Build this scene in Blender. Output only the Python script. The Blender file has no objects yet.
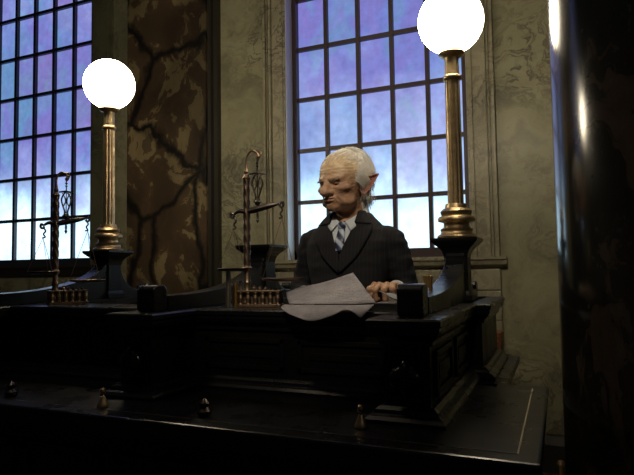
import bpy, bmesh, math, random
import numpy as np
from mathutils import Vector, Matrix, noise
from mathutils.bvhtree import BVHTree
random.seed(7); np.random.seed(7)
scene = bpy.context.scene
COL = scene.collection
PI = math.pi

# ------------------------------------------------------------------ camera
# world: X to the right along the back wall, Y towards the wall, Z up
FPX, YAW, CAMZ = 565.0, math.radians(23.2), 1.51
PITCH, ROLL = math.atan(32.5/565.0), math.radians(0.88)
fwd = Vector((-math.sin(YAW)*math.cos(PITCH), math.cos(YAW)*math.cos(PITCH), math.sin(PITCH)))
right = Vector((math.cos(YAW), math.sin(YAW), 0))
up = right.cross(fwd)
rr = Matrix.Rotation(ROLL, 3, fwd)
right, up = rr @ right, rr @ up
CAM = Vector((0, 0, CAMZ))
cd = bpy.data.cameras.new('camera'); cam = bpy.data.objects.new('camera', cd); COL.objects.link(cam)
M4 = Matrix((right, up, -fwd)).transposed().to_4x4(); M4.translation = CAM
cam.matrix_world = M4
cd.sensor_width = 36; cd.lens = 36*FPX/634; cd.clip_start = .05
scene.camera = cam

def at(px, py, Y):
    """point on the plane y = Y seen at a spot of the photograph (used to take measurements)"""
    d = right*((px-317)/FPX) + up*((237.5-py)/FPX) + fwd
    return CAM + d*(Y/d.y)
def at_z(px, py, Z):
    d = right*((px-317)/FPX) + up*((237.5-py)/FPX) + fwd
    return CAM + d*((Z-CAMZ)/d.z)

# ------------------------------------------------------------------ materials
def mat(name, base=(.5,.5,.5), rough=.5, metal=0, spec=.5, emis=None, estr=0, coat=0):
    m = bpy.data.materials.new(name); m.use_nodes = True
    b = m.node_tree.nodes['Principled BSDF']
    b.inputs['Base Color'].default_value = (*base, 1)
    b.inputs['Roughness'].default_value = rough
    b.inputs['Metallic'].default_value = metal
    b.inputs['Specular IOR Level'].default_value = spec
    b.inputs['Coat Weight'].default_value = coat
    if emis:
        b.inputs['Emission Color'].default_value = (*emis, 1); b.inputs['Emission Strength'].default_value = estr
    return m
class NT:
    def __init__(s, m): s.t = m.node_tree; s.b = s.t.nodes['Principled BSDF']
    def n(s, typ, **kw):
        nd = s.t.nodes.new(typ)
        for k, v in kw.items():
            if k in nd.inputs: nd.inputs[k].default_value = v
            else: setattr(nd, k, v)
        return nd
    def l(s, a, b): s.t.links.new(a, b)
    def ramp(s, src, stops, interp='LINEAR'):
        r = s.t.nodes.new('ShaderNodeValToRGB'); r.color_ramp.interpolation = interp
        e = r.color_ramp.elements
        while len(e) < len(stops): e.new(.5)
        for el, (p, c) in zip(e, stops):
            el.position = p; el.color = (*c, 1) if len(c) == 3 else c
        s.l(src, r.inputs['Fac']); return r.outputs['Color']
    def coord(s, scale=(1,1,1)):
        g = s.t.nodes.new('ShaderNodeNewGeometry'); mp = s.t.nodes.new('ShaderNodeMapping')
        mp.inputs['Scale'].default_value = scale
        s.l(g.outputs['Position'], mp.inputs['Vector']); return mp.outputs['Vector']
    def obj(s, scale=(1,1,1), rot=(0,0,0)):
        g = s.t.nodes.new('ShaderNodeTexCoord'); mp = s.t.nodes.new('ShaderNodeMapping')
        mp.inputs['Scale'].default_value = scale; mp.inputs['Rotation'].default_value = rot
        s.l(g.outputs['Object'], mp.inputs['Vector']); return mp.outputs['Vector']
    def noise(s, vec, scale, detail=5, rough=.55, dist=0):
        nd = s.n('ShaderNodeTexNoise'); nd.inputs['Scale'].default_value = scale
        nd.inputs['Detail'].default_value = detail; nd.inputs['Roughness'].default_value = rough
        nd.inputs['Distortion'].default_value = dist
        s.l(vec, nd.inputs['Vector']); return nd
    def mix(s, fac, a, b, mode='MIX'):
        nd = s.t.nodes.new('ShaderNodeMix'); nd.data_type = 'RGBA'; nd.blend_type = mode
        for i, v in ((0, fac), (6, a), (7, b)):
            if hasattr(v, 'links'): s.l(v, nd.inputs[i])
            elif i == 0: nd.inputs[0].default_value = v
            else: nd.inputs[i].default_value = (*v, 1)
        return nd.outputs[2]
    def bump(s, h, strength=.3, dist=.01):
        nd = s.t.nodes.new('ShaderNodeBump'); nd.inputs['Strength'].default_value = strength
        nd.inputs['Distance'].default_value = dist
        s.l(h, nd.inputs['Height']); s.l(nd.outputs['Normal'], s.b.inputs['Normal'])
    def warp(s, vec, scale, amt):
        nz = s.noise(vec, scale, 4)
        a = s.t.nodes.new('ShaderNodeVectorMath'); a.operation = 'SUBTRACT'; s.l(nz.outputs['Color'], a.inputs[0]); a.inputs[1].default_value = (.5,.5,.5)
        b = s.t.nodes.new('ShaderNodeVectorMath'); b.operation = 'SCALE'; s.l(a.outputs[0], b.inputs[0]); b.inputs['Scale'].default_value = amt
        c = s.t.nodes.new('ShaderNodeVectorMath'); c.operation = 'ADD'; s.l(vec, c.inputs[0]); s.l(b.outputs[0], c.inputs[1])
        return c.outputs[0]

def m_wall_marble(name, tint=1.0, cast=(1,1,1)):
    m = mat(name, rough=.45); n = NT(m); v = n.coord()
    w = n.warp(v, 1.6, .9)
    a = n.noise(w, 1.3, 7, .62, 1.5)
    c = n.ramp(a.outputs['Fac'], [(.25,(.12*tint,.125*tint,.078*tint)), (.45,(.30*tint,.295*tint,.175*tint)), (.6,(.36*tint,.355*tint,.22*tint)), (.8,(.205*tint,.21*tint,.145*tint))])
    # swirling dark veins
    b = n.noise(w, 2.3, 6, .6, 3.0)
    ve = n.ramp(b.outputs['Fac'], [(.44,(0,0,0)), (.495,(1,1,1)), (.505,(1,1,1)), (.56,(0,0,0))])
    msk = n.ramp(n.noise(v, 1.1, 3).outputs['Fac'], [(.42,(0,0,0)), (.60,(.85,.85,.85))])
    f = n.mix(1.0, ve, msk, 'MULTIPLY')
    c2 = n.mix(f, c, (.10*tint,.085*tint,.06*tint))
    # brown stains, small pits
    st = n.ramp(n.noise(w, 3.1, 8, .7).outputs['Fac'], [(.60,(0,0,0)), (.70,(.6,.6,.6))])
    c3 = n.mix(st, c2, (.13*tint,.095*tint,.065*tint))
    pit = n.ramp(n.noise(v, 38, 3).outputs['Fac'], [(.66,(0,0,0)), (.74,(.5,.5,.5))])
    c4 = n.mix(pit, c3, (.10,.09,.05))
    c4 = n.mix(1.0, c4, cast, 'MULTIPLY')
    n.l(c4, n.b.inputs['Base Color']); n.bump(a.outputs['Fac'], .15, .01)
    return m
def m_rock_marble():
    m = mat('veined rock marble', rough=.5); n = NT(m); v = n.coord((1,1,.8))
    w = n.warp(v, 2.2, .45)
    patch = n.noise(w, 2.6, 9, .62, .6)
    c = n.ramp(patch.outputs['Fac'], [(.0,(.055,.035,.02)), (.46,(.10,.065,.035)), (.515,(.13,.085,.045)), (.53,(.28,.22,.11)), (.62,(.33,.25,.13)), (.64,(.15,.11,.06)), (1,(.14,.12,.08))])
    vo = n.t.nodes.new('ShaderNodeTexVoronoi'); vo.feature = 'DISTANCE_TO_EDGE'; vo.inputs['Scale'].default_value = 1.3
    w2 = n.warp(v, 3.2, .28); n.l(w2, vo.inputs['Vector'])
    ve = n.ramp(vo.outputs['Distance'], [(.012,(1,1,1)), (.06,(0,0,0))])
    c2 = n.mix(ve, c, (.012,.010,.008))
    big = n.ramp(n.noise(v, .9, 2).outputs['Fac'], [(.4,(.35,.35,.35)), (.6,(1,1,1))])
    c3 = n.mix(1.0, c2, big, 'MULTIPLY')
    n.l(c3, n.b.inputs['Base Color']); n.bump(vo.outputs['Distance'], .2, .01)
    return m
def m_column():
    m = mat('polished black marble', rough=.16, spec=.7); n = NT(m); v = n.coord((1,1,.55))
    w = n.warp(v, 2.4, .6)
    patch = n.noise(w, 2.2, 8, .6, .8)
    c = n.ramp(patch.outputs['Fac'], [(.0,(.006,.007,.006)), (.5,(.012,.013,.010)), (.575,(.018,.016,.011)), (.60,(.055,.040,.028)), (.72,(.075,.055,.038)), (1,(.07,.05,.04))])
    sp = n.ramp(n.noise(v, 60, 2).outputs['Fac'], [(.62,(0,0,0)), (.75,(.5,.5,.5))])
    c2 = n.mix(sp, c, (.06,.07,.07))
    n.l(c2, n.b.inputs['Base Color'])
    r = n.ramp(n.noise(v, 5, 3).outputs['Fac'], [(.3,(.10,)*3), (.7,(.22,)*3)]); n.l(r, n.b.inputs['Roughness'])
    return m
def m_wood(name, base=(.006,.006,.007), rough=.28, spec=.4):
    m = mat(name, base, rough, spec=spec); n = NT(m); v = n.obj((2,14,14))
    a = n.noise(v, 3, 6, .6, .4)
    c = n.ramp(a.outputs['Fac'], [(.3,tuple(x*.7 for x in base)), (.7,tuple(x*1.5 for x in base))])
    n.l(c, n.b.inputs['Base Color']); n.bump(a.outputs['Fac'], .02, .001)
    r = n.ramp(n.noise(n.obj(), 6, 4).outputs['Fac'], [(.3,(rough*.8,)*3), (.7,(rough*1.3,)*3)]); n.l(r, n.b.inputs['Roughness'])
    return m
def m_metal(name, base, rough=.35, dirt=(.05,.03,.015), amt=.5):
    m = mat(name, base, rough, 1); n = NT(m); v = n.obj()
    a = n.noise(v, 25, 5, .6)
    f = n.ramp(a.outputs['Fac'], [(.4,(0,0,0)), (.75,(amt,)*3)])
    n.l(n.mix(f, base, dirt), n.b.inputs['Base Color'])
    n.l(n.ramp(a.outputs['Fac'], [(.3,(rough*.7,)*3), (.7,(min(1,rough*1.5),)*3)]), n.b.inputs['Roughness'])
    return m
def m_pane():
    """back-lit hand painted glass: tint differs pane by pane, backlight painted into the emission, paler and stronger low down"""
    m = mat('painted glass', (.02,.02,.03), .6, spec=.15); n = NT(m)
    pos = n.coord((1,1,1)); w = n.warp(pos, 1.3, .5)
    oi = n.t.nodes.new('ShaderNodeObjectInfo')
    vo = n.t.nodes.new('ShaderNodeAttribute'); vo.attribute_name = 'pane_tint'
    # streaky wash
    a = n.noise(n.warp(n.coord((1.0,1,.55)), 2.0, .8), 1.7, 5, .6, 1.0)
    hue = n.ramp(a.outputs['Fac'], [(.28,(.30,.12,.50)), (.42,(.20,.18,.72)), (.52,(.15,.24,.78)), (.60,(.10,.38,.66)), (.70,(.24,.20,.70)), (.8,(.42,.14,.46))])
    sep = n.t.nodes.new('ShaderNodeSeparateColor'); n.l(vo.outputs['Color'], sep.inputs[0])
    tint = n.ramp(sep.outputs['Red'], [(0,(.28,.24,.75)), (.3,(.20,.28,.80)), (.5,(.12,.38,.66)), (.7,(.22,.25,.80)), (1,(.40,.17,.48))])
    c = n.mix(.22, n.mix(.45, hue, tint), (.30,.32,.52))
    # painted backlight: paleness grows towards the sill
    sx = n.t.nodes.new('ShaderNodeSeparateXYZ'); n.l(n.coord(), sx.inputs[0])
    mr = n.t.nodes.new('ShaderNodeMapRange'); mr.inputs['From Min'].default_value = 3.25; mr.inputs['From Max'].default_value = 2.0
    n.l(sx.outputs['Z'], mr.inputs['Value'])
    nz = n.noise(pos, 1.4, 4, .6)
    ad = n.t.nodes.new('ShaderNodeMath'); ad.operation = 'MULTIPLY_ADD'; n.l(nz.outputs['Fac'], ad.inputs[0]); ad.inputs[1].default_value = 1.3; ad.inputs[2].default_value = -.65
    ad2 = n.t.nodes.new('ShaderNodeMath'); ad2.operation = 'ADD'; n.l(mr.outputs[0], ad2.inputs[0]); n.l(ad.outputs[0], ad2.inputs[1])
    pale = n.ramp(ad2.outputs[0], [(.05,(0,0,0)), (.55,(.35,)*3), (1,(.95,)*3)])
    c = n.mix(pale, c, (.62,.88,1.0))
    stg = n.ramp(ad2.outputs[0], [(0,(.86,)*3), (.5,(1.15,)*3), (1,(1.9,)*3)])
    # brush mottling
    mo = n.ramp(n.noise(pos, 14, 6, .65).outputs['Fac'], [(.3,(.86,)*3), (.7,(1.1,)*3)])
    c = n.mix(1.0, c, mo, 'MULTIPLY')
    n.l(c, n.b.inputs['Emission Color']); n.l(stg, n.b.inputs['Emission Strength'])
    return m
M = {}
M['wall'] = m_wall_marble('olive wall marble', 1.0, (1.0,.97,1.0))
M['wall_trim'] = m_wall_marble('grey trim marble', 1.0, (1.0,.93,1.05))
M['rock'] = m_rock_marble()
M['strip'] = m_wall_marble('dim green marble', .42)
M['dark_edge'] = mat('dark stone edge', (.03,.027,.02), .5)
M['column'] = m_column()
M['wood'] = m_wood('black lacquered wood')
M['wood2'] = m_wood('black satin wood', (.006,.0055,.0055), .38, .22)
M['floor'] = mat('brown tiled floor', (.12,.07,.04), .4)
_n = NT(M['floor']); _n.l(_n.ramp(_n.noise(_n.coord(), 3, 6).outputs['Fac'], [(.3,(.06,.035,.02)), (.7,(.17,.10,.055))]), _n.b.inputs['Base Color'])
M['pane'] = m_pane()
M['mullion'] = mat('dark window bars', (.055,.035,.04), .45)
M['mullion_blue'] = mat('dark blue window bars', (.022,.020,.035), .45)
M['brass'] = m_metal('aged brass', (.62,.47,.27), .38, (.22,.14,.07), .5)
M['brass_dark'] = m_metal('dark tarnished brass', (.27,.195,.13), .42, (.09,.06,.04), .6)
M['iron'] = m_metal('blackened steel', (.10,.085,.075), .35, (.02,.015,.012), .6)
M['copper_rod'] = m_metal('brown bronze rod', (.20,.14,.105), .42, (.06,.03,.02), .6)
M['silver'] = m_metal('dull silver', (.85,.78,.68), .25, (.15,.1,.06), .6)
M['gold'] = m_metal('gold coins', (.62,.40,.14), .3, (.2,.11,.04), .4)
M['globe'] = mat('lit opal glass', (1,1,1), .3, emis=(1,.86,.62), estr=30)
M['inlay'] = mat('pale inlay line', (.45,.38,.25), .35)
M['inlay_dim'] = mat('darker inlay line', (.055,.05,.04), .4)  # darker tone for the front run of the inlay

# ------------------------------------------------------------------ object helpers
def link(name, me, m=None, parent=None, loc=None):
    o = bpy.data.objects.new(name, me); COL.objects.link(o)
    if m is not None and me is not None:
        for x in (m if isinstance(m, (list, tuple)) else [m]): me.materials.append(x)
    if parent: o.parent = parent
    if loc is not None: o.location = loc
    return o
def obj(name, bm, m, parent=None, smooth=False, bevel=0, loc=None, ang=35):
    bmesh.ops.recalc_face_normals(bm, faces=bm.faces)
    me = bpy.data.meshes.new(name); bm.to_mesh(me); bm.free()
    if smooth:
        me.shade_smooth()
        me.set_sharp_from_angle(angle=math.radians(ang))
    o = link(name, me, m, parent, loc)
    if bevel:
        b = o.modifiers.new('bevel', 'BEVEL'); b.width = bevel; b.segments = 2; b.limit_method = 'ANGLE'
        b.angle_limit = math.radians(40)
    return o
def tag(o, label=None, cat=None, group=None, kind=None):
    for k, v in (('label', label), ('category', cat), ('group', group), ('kind', kind)):
        if v: o[k] = v
    return o
def thing(name, label, cat, loc=(0,0,0), rotz=0, group=None):
    o = bpy.data.objects.new(name, None); COL.objects.link(o); o.empty_display_size = .1
    o.location = loc; o.rotation_euler = (0,0,rotz)
    return tag(o, label, cat, group)
def dup(root, loc=None, rotz=None, label=None, group=None):
    r = root.copy(); COL.objects.link(r)
    if loc is not None: r.location = loc
    if rotz is not None: r.rotation_euler = (0,0,rotz)
    if label: r['label'] = label
    if group: r['group'] = group
    for ch in list(root.children):
        c = ch.copy(); COL.objects.link(c); c.parent = r
        for g in list(ch.children):
            d = g.copy(); COL.objects.link(d); d.parent = c
    return r
def box(bm, x0, x1, y0, y1, z0, z1):
    v = [bm.verts.new((x,y,z)) for x in (x0,x1) for y in (y0,y1) for z in (z0,z1)]
    for f in ((0,1,3,2),(4,6,7,5),(0,4,5,1),(2,3,7,6),(0,2,6,4),(1,5,7,3)): bm.faces.new([v[i] for i in f])
def frustum(bm, cx, cy, z0, a0, b0, z1, a1, b1):
    lo = [bm.verts.new((cx+sx*a0, cy+sy*b0, z0)) for sx, sy in ((-1,-1),(1,-1),(1,1),(-1,1))]
    hi = [bm.verts.new((cx+sx*a1, cy+sy*b1, z1)) for sx, sy in ((-1,-1),(1,-1),(1,1),(-1,1))]
    bm.faces.new(lo[::-1]); bm.faces.new(hi)
    for i in range(4): bm.faces.new((lo[i], lo[(i+1)%4], hi[(i+1)%4], hi[i]))
def lathe(bm, prof, seg=32, c=(0,0,0), caps=True, axis='z'):
    rings = []
    for r, z in prof:
        ring = []
        for i in range(seg):
            a = 2*PI*i/seg; p = (r*math.cos(a), r*math.sin(a), z)
            if axis == 'x': p = (z, p[0], p[1])
            ring.append(bm.verts.new((c[0]+p[0], c[1]+p[1], c[2]+p[2])))
        rings.append(ring)
    for a, b in zip(rings, rings[1:]):
        for i in range(seg): bm.faces.new((a[i], a[(i+1)%seg], b[(i+1)%seg], b[i]))
    if caps:
        bm.faces.new(rings[0][::-1]); bm.faces.new(rings[-1])
def tube(bm, pts, rad, seg=10, flat=1.0):
    pts = [Vector(p) for p in pts]; n = len(pts)
    if not hasattr(rad, '__len__'): rad = [rad]*n
    t0 = (pts[1]-pts[0]).normalized()
    nrm = t0.orthogonal().normalized(); rings = []
    for i, p in enumerate(pts):
        t = (pts[min(i+1,n-1)]-pts[max(i-1,0)]).normalized()
        nrm = (nrm - t*nrm.dot(t)).normalized(); bi = t.cross(nrm)
        rings.append([bm.verts.new(p+(nrm*math.cos(2*PI*k/seg)+bi*math.sin(2*PI*k/seg)*flat)*rad[i]) for k in range(seg)])
    for a, b in zip(rings, rings[1:]):
        for k in range(seg): bm.faces.new((a[k], a[(k+1)%seg], b[(k+1)%seg], b[k]))
    bm.faces.new(rings[0][::-1]); bm.faces.new(rings[-1])
def smooth_pts(pts, n=6):
    """Catmull-Rom through points"""
    P = [Vector(p) for p in pts]; P = [2*P[0]-P[1]] + P + [2*P[-1]-P[-2]]; out = []
    for i in range(1, len(P)-2):
        for k in range(n):
            t = k/n; a, b, c, d = P[i-1:i+3]
            out.append(.5*((2*b)+(c-a)*t+(2*a-5*b+4*c-d)*t*t+(3*b-a-3*c+d)*t**3))
    out.append(P[-2]); return out
def sweep(bm, path, prof, close=False):
    """mitred moulding: path of (x,y), prof of (outward offset, z); outward = right-hand side of travel"""
    P = [Vector((p[0], p[1])) for p in path]; n = len(P); cols = []
    for i, p in enumerate(P):
        def nr(a, b): d = (b-a).normalized(); return Vector((d.y, -d.x))
        ns = []
        if i > 0 or close: ns.append(nr(P[i-1], p))
        if i < n-1 or close: ns.append(nr(p, P[(i+1)%n]))
        if len(ns) == 2:
            m = (ns[0]+ns[1]); m = m/ max(.2, m.dot(ns[0]))
        else: m = ns[0]
        cols.append([bm.verts.new((p.x+m.x*o, p.y+m.y*o, z)) for o, z in prof])
    for a, b in zip(cols, cols[1:]):
        for k in range(len(prof)-1): bm.faces.new((a[k], b[k], b[k+1], a[k+1]))
    for c in (cols[0], cols[-1]):
        if len(c) > 2: bm.faces.new(c)
def prism(bm, poly, z0, z1):
    lo = [bm.verts.new((x,y,z0)) for x, y in poly]; hi = [bm.verts.new((x,y,z1)) for x, y in poly]
    bm.faces.new(lo[::-1]); bm.faces.new(hi); n = len(poly)
    for i in range(n): bm.faces.new((lo[i], lo[(i+1)%n], hi[(i+1)%n], hi[i]))
def prism_x(bm, poly, x0, x1):
    """extrude a (y,z) outline along x"""
    lo = [bm.verts.new((x0,y,z)) for y, z in poly]; hi = [bm.verts.new((x1,y,z)) for y, z in poly]
    bm.faces.new(lo[::-1]); bm.faces.new(hi); n = len(poly)
    for i in range(n): bm.faces.new((lo[i], lo[(i+1)%n], hi[(i+1)%n], hi[i]))
def new(): return bmesh.new()
def struct(o): o['kind'] = 'structure'; return o

# ------------------------------------------------------------------ the room
YW = 4.6            # face of the back wall
GR = .16            # depth of the window recess
YG = YW + GR
TOP = 5.6
def wx(px, py=150, Y=YW): return at(px, py, Y).x
def wz(px, py, Y=YW): return at(px, py, Y).z
bm = new(); box(bm, -9, 4, -4, 5.2, -.1, 0); struct(obj('floor', bm, M['floor']))
# central window glass grid measured once, the left one shares pitch and sill
cx = [wx(296.8,82,YG), wx(327.5,82,YG), wx(359,82,YG), wx(391.8,82,YG), wx(428,82,YG)]
PITX = (cx[4]-cx[0])/4
rowz = [wz(297,y,YG) for y in (51.4,101.8,152.2)]
PITZ = (rowz[0]-rowz[2])/2
print('PIT', PITX, PITZ, cx, rowz)
SILL = rowz[2]-2*PITZ
WCL, WCR = cx[0]-.03, cx[0]+5*PITX+.03
WLR = wx(91.5,150,YW)
WLL = WLR-6.3*PITX
# wall solid pieces round the two openings
bm = new()
SIL = SILL-.05
HEAD = TOP
for a, b in ((-9, WLL), (WLR, WCL-.0), (WCR, 4)):
    box(bm, a, b, YW, YW+.5, 0, TOP)
for a, b in ((WLL, WLR), (WCL, WCR)):
    box(bm, a, b, YW, YW+.5, 0, SIL)
struct(obj('wall_back', bm, M['wall']))
bm = new(); box(bm, -9, 4, YG+.06, YG+.1, 0, TOP); struct(obj('wall_rear', bm, M['dark_edge']))
bm = new(); box(bm, -9.1, -9, -4, 5.1, 0, TOP); struct(obj('wall_left', bm, M['wall_trim']))

def window(name, x0, ncol, bars, seed, PITZ=PITZ):
    rnd = random.Random(seed)
    e = bpy.data.objects.new(name, None); COL.objects.link(e); e['kind'] = 'structure'; e.location = (x0, YG, SILL)
    w = ncol*PITX; rows = int((TOP-SILL)/PITZ)+1
    bm = new(); cl = bm.loops.layers.color.new('pane_tint')
    for i in range(ncol):
        for j in range(rows):
            f0 = len(bm.faces)
            v = [bm.verts.new(p) for p in ((i*PITX,.01,j*PITZ),((i+1)*PITX,.01,j*PITZ),((i+1)*PITX,.01,min((j+1)*PITZ,TOP-SILL)),(i*PITX,.01,min((j+1)*PITZ,TOP-SILL)))]
            f = bm.faces.new(v); t = rnd.random()
            for lp in f.loops: lp[cl] = (t, t, t, 1)
    me = bpy.data.meshes.new('glass_panes'); bm.to_mesh(me); bm.free()
    link('glass_panes', me, M['pane'], e)
    bm = new(); h = TOP-SILL; b = .018
    for i in range(1, ncol): box(bm, i*PITX-b, i*PITX+b, -.03, .03, 0, h)
    for j in range(1, rows): box(bm, 0, w, -.024, .03, j*PITZ-b, j*PITZ+b)
    obj('glazing_bars', bm, bars, e)
    bm = new()
    box(bm, -.035, .02, -.05, .04, -.05, h); box(bm, w-.02, w+.035, -.05, .04, -.05, h); box(bm, -.035, w+.035, -.05, .04, -.05, .03)
    obj('window_frame', bm, bars, e)
    return e
window('window_1', wx(75.3,60,YG)-6*PITX, 7, M['mullion_blue'], 3, PITZ*1.022)
window('window_2', cx[0], 5, M['mullion'], 12)

# mouldings, pilaster, dado
def trimo(name, bm, m, **k): return struct(obj(name, bm, m, **k))
x_a, x_b = wx(127, 150, YW-.14), wx(206, 150, YW-.14)
bm = new(); box(bm, x_a, x_b, YW-.14, YW, 0, TOP); trimo('trim_1', bm, M['rock'])
bm = new(); box(bm, x_b, x_b+.035, YW-.11, YW, 0, TOP); box(bm, x_b+.035, x_b+.08, YW-.06, YW, 0, TOP); trimo('trim_2', bm, M['dark_edge'])
# strip between the left window and the pilaster
bm = new(); box(bm, WLR+.02, WLR+.30, YW-.03, YW, SIL, TOP); box(bm, WLR+.06, WLR+.25, YW-.045, YW-.03, SIL, TOP); trimo('trim_3', bm, M['strip'])
# moulded architraves of the central window
def architrave(name, xin, s):
    bm = new()
    for o0, o1, d in ((.0,.22,.03), (.02,.05,.045), (.135,.160,.06), (.172,.182,.05), (.195,.22,.055)):
        a, b = sorted((xin+s*o0, xin+s*o1)); box(bm, a, b, YW-d, YW, SIL-.03, TOP)
    trimo(name, bm, M['wall_trim'], bevel=.006)
architrave('trim_4', WCL, -1); architrave('trim_5', WCR, 1)
M['jamb'] = mat('added pale jamb liner', (.62,.62,.66), .3)
bm = new(); box(bm, WCL-.001, WCL+.008, YW-.02, YG-.05, SIL, TOP); trimo('trim_9', bm, M['jamb'])  # pale glossy liner added so the jamb picks up the window glow
# sill mouldings and dado under both windows
SZ = SIL
bm = new()
sweep(bm, [(WCL-.27, YW), (WCR+.27, YW)], [(0,SZ-.10),(.03,SZ-.09),(.06,SZ-.07),(.07,SZ-.04),(.085,SZ-.03),(.085,SZ-.01),(0,SZ-.01)])
trimo('trim_6', bm, M['wall_trim'])
bm = new()
for a, b in ((WCL-.24, WCL+.4), (WCL+.405, WCR-.5), (WCR-.495, WCR+.22)):
    for z0, z1 in ((SZ-.27, SZ-.105), (SZ-.50, SZ-.275), (0.3, SZ-.505)):
        box(bm, a, b, YW-.025, YW, z0, z1)
trimo('trim_7', bm, M['wall_trim'], bevel=.008)
bm = new()
sweep(bm, [(WLL-.3, YW), (WLR+.32, YW)], [(0,SZ-.12),(.03,SZ-.11),(.05,SZ-.05),(.07,SZ-.02),(.07,SZ),(0,SZ)])
trimo('trim_8', bm, M['dark_edge'])
bm = new(); sweep(bm, [(-9, YW), (x_a-.05, YW)], [(0,0),(.05,0),(.05,.2),(.02,.26),(0,.27)]); sweep(bm, [(x_b+.08, YW), (4, YW)], [(0,0),(.05,0),(.05,.2),(.02,.26),(0,.27)])
trimo('baseboard_back', bm, M['dark_edge'])

# round marble column on the right
bm = new(); R = .50; CXc, CYc = .491, 2.2
lathe(bm, [(R+.004,0.0),(R+.004,.2),(R,.22),(R-.002,2.4),(R-.012,TOP)], 96, (0,0,0))
o = obj('marble_column', bm, M['column'], smooth=True, loc=(CXc,CYc,0))
tag(o, 'big round polished black marble column with brown veins at the right edge', 'column')

# ------------------------------------------------------------------ teller counter
CT, LT = 1.35, 1.02           # counter top, ledge top
PX = [-.465, -1.565, -2.70, -3.80]
YP, YR = 1.756, 2.04          # front of the piers, front of the recessed bays
YB = 2.315                     # back edge of the desk tops
counter = thing('teller_counter', 'long black wooden bank counter with panelled piers and a wide lower ledge', 'counter', (-2, 2.4, 0))
LO = Vector((2, -2.4, 0))
def cpart(name, bm, m, **k):
    return obj(name, bm, m, counter, loc=LO, **k)
# outline of the front, left to right then back along the right side
def front_path(hw, yp, yr, xr, xr2, ystep, yend):
    path = [(-4.6, yr)]
    for p in reversed(PX):
        path += [(p-hw, yr), (p-hw, yp), (p+hw, yp), (p+hw, yr)]
    path = path[:-1]; path[-1] = (xr, yp)
    path += [(xr, ystep), (xr2, ystep), (xr2, yend)]
    return path
HW = .12
XR = PX[0]+HW
# body of the piers
pathb = front_path(HW-.045, YP+.045, YR+.045, XR-.045, XR+.015, 2.62, 3.24)
bm = new()
prof_c = [(-.02,1.262),(.012,1.264),(.014,1.278),(.022,1.288),(.034,1.298),(.040,1.312),(.040,1.322),(.046,1.328),(.046,1.344),(.040,1.35),(-.02,1.35)]
sweep(bm, pathb, prof_c)
cpart('cornice', bm, M['wood'])
# counter tops: one slab for each bay plus the tops of the side walls
bm = new()
for i, p in enumerate(PX):
    box(bm, p-HW+.03, p+HW-.03, YP+.03, 3.26, 1.31, CT-.0005)
    if i+1 < len(PX): box(bm, PX[i+1]+HW-.05, p-HW+.05, YR+.02, YB, 1.31, CT-.0005)
box(bm, PX[0]+.05, XR+.03, 2.60, 3.255, 1.31, CT-.0005)
box(bm, -4.6, PX[3]-HW+.04, YR+.02, YB, 1.31, CT-.0005)
cpart('desk_top', bm, M['wood'])
for i, p in enumerate(PX):
    hw = HW-.045
    bm = new()
    box(bm, p-hw, p+hw, YP+.045, YR+.06, LT, 1.30)
    # applied frame on the pier front
    yf = YP+.045
    for a, b, c, d in ((p-hw+.006,p-hw+.026,LT+.06,1.25),(p+hw-.026,p+hw-.006,LT+.06,1.25)): box(bm, a, b, yf-.008, yf, c, d)
    for c, d in ((LT+.06,LT+.08),(1.23,1.25)): box(bm, p-hw+.006, p+hw-.006, yf-.0085, yf, c, d)
    cpart('pier', bm, M['wood2'], bevel=.003)
    # side wall of the bay that carries the rail
    bm = new(); xr = p+hw
    box(bm, p-hw, xr, YR+.061, 3.24, 0.0, 1.305)
    if i == 0:
        box(bm, xr, xr+.06, 2.62, 3.235, 0, 1.30)
        for y0, y1 in ((1.86,2.16),(2.24,2.56)):      # raised panels seen on the right side
            for a, b, c, d in ((y0,y0+.02,LT+.07,1.24),(y1-.02,y1,LT+.07,1.24),(y0,y1,LT+.07,LT+.09),(y0,y1,1.22,1.24)):
                box(bm, xr, xr+.012, a, b, c, d)
            box(bm, xr, xr+.008, y0+.06, y1-.06, LT+.12, 1.19)
    cpart('side_wall', bm, M['wood2'], bevel=.003)
for a, b in ((PX[1]+HW-.05, PX[0]-HW+.05), (PX[2]+HW-.05, PX[1]-HW+.05), (PX[3]+HW-.05, PX[2]-HW+.05), (-4.6, PX[3]-HW+.05)):
    bm = new(); yf = YR+.045
    box(bm, a, b, yf, yf+.03, LT-.2, 1.30)
    n = 2; w = (b-a-.08)/n
    for k in range(n):
        u0 = a+.04+k*w+.03; u1 = u0+w-.06
        for s, t, c, d in ((u0,u0+.02,LT+.08,1.23),(u1-.02,u1,LT+.08,1.23),(u0,u1,LT+.08,LT+.10),(u0,u1,1.21,1.23)):
            box(bm, s, t, yf-.01, yf, c, d)
        box(bm, u0+.05, u1-.05, yf-.006, yf, LT+.13, 1.18)
    cpart('front_panel', bm, M['wood2'], bevel=.003)
# base moulding on the ledge
bm = new()
sweep(bm, pathb, [(-.01,LT),(.055,LT),(.055,LT+.012),(.045,LT+.022),(.030,LT+.028),(.026,LT+.040),(.012,LT+.05),(-.01,LT+.052)])
cpart('base_moulding', bm, M['wood'])
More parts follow.
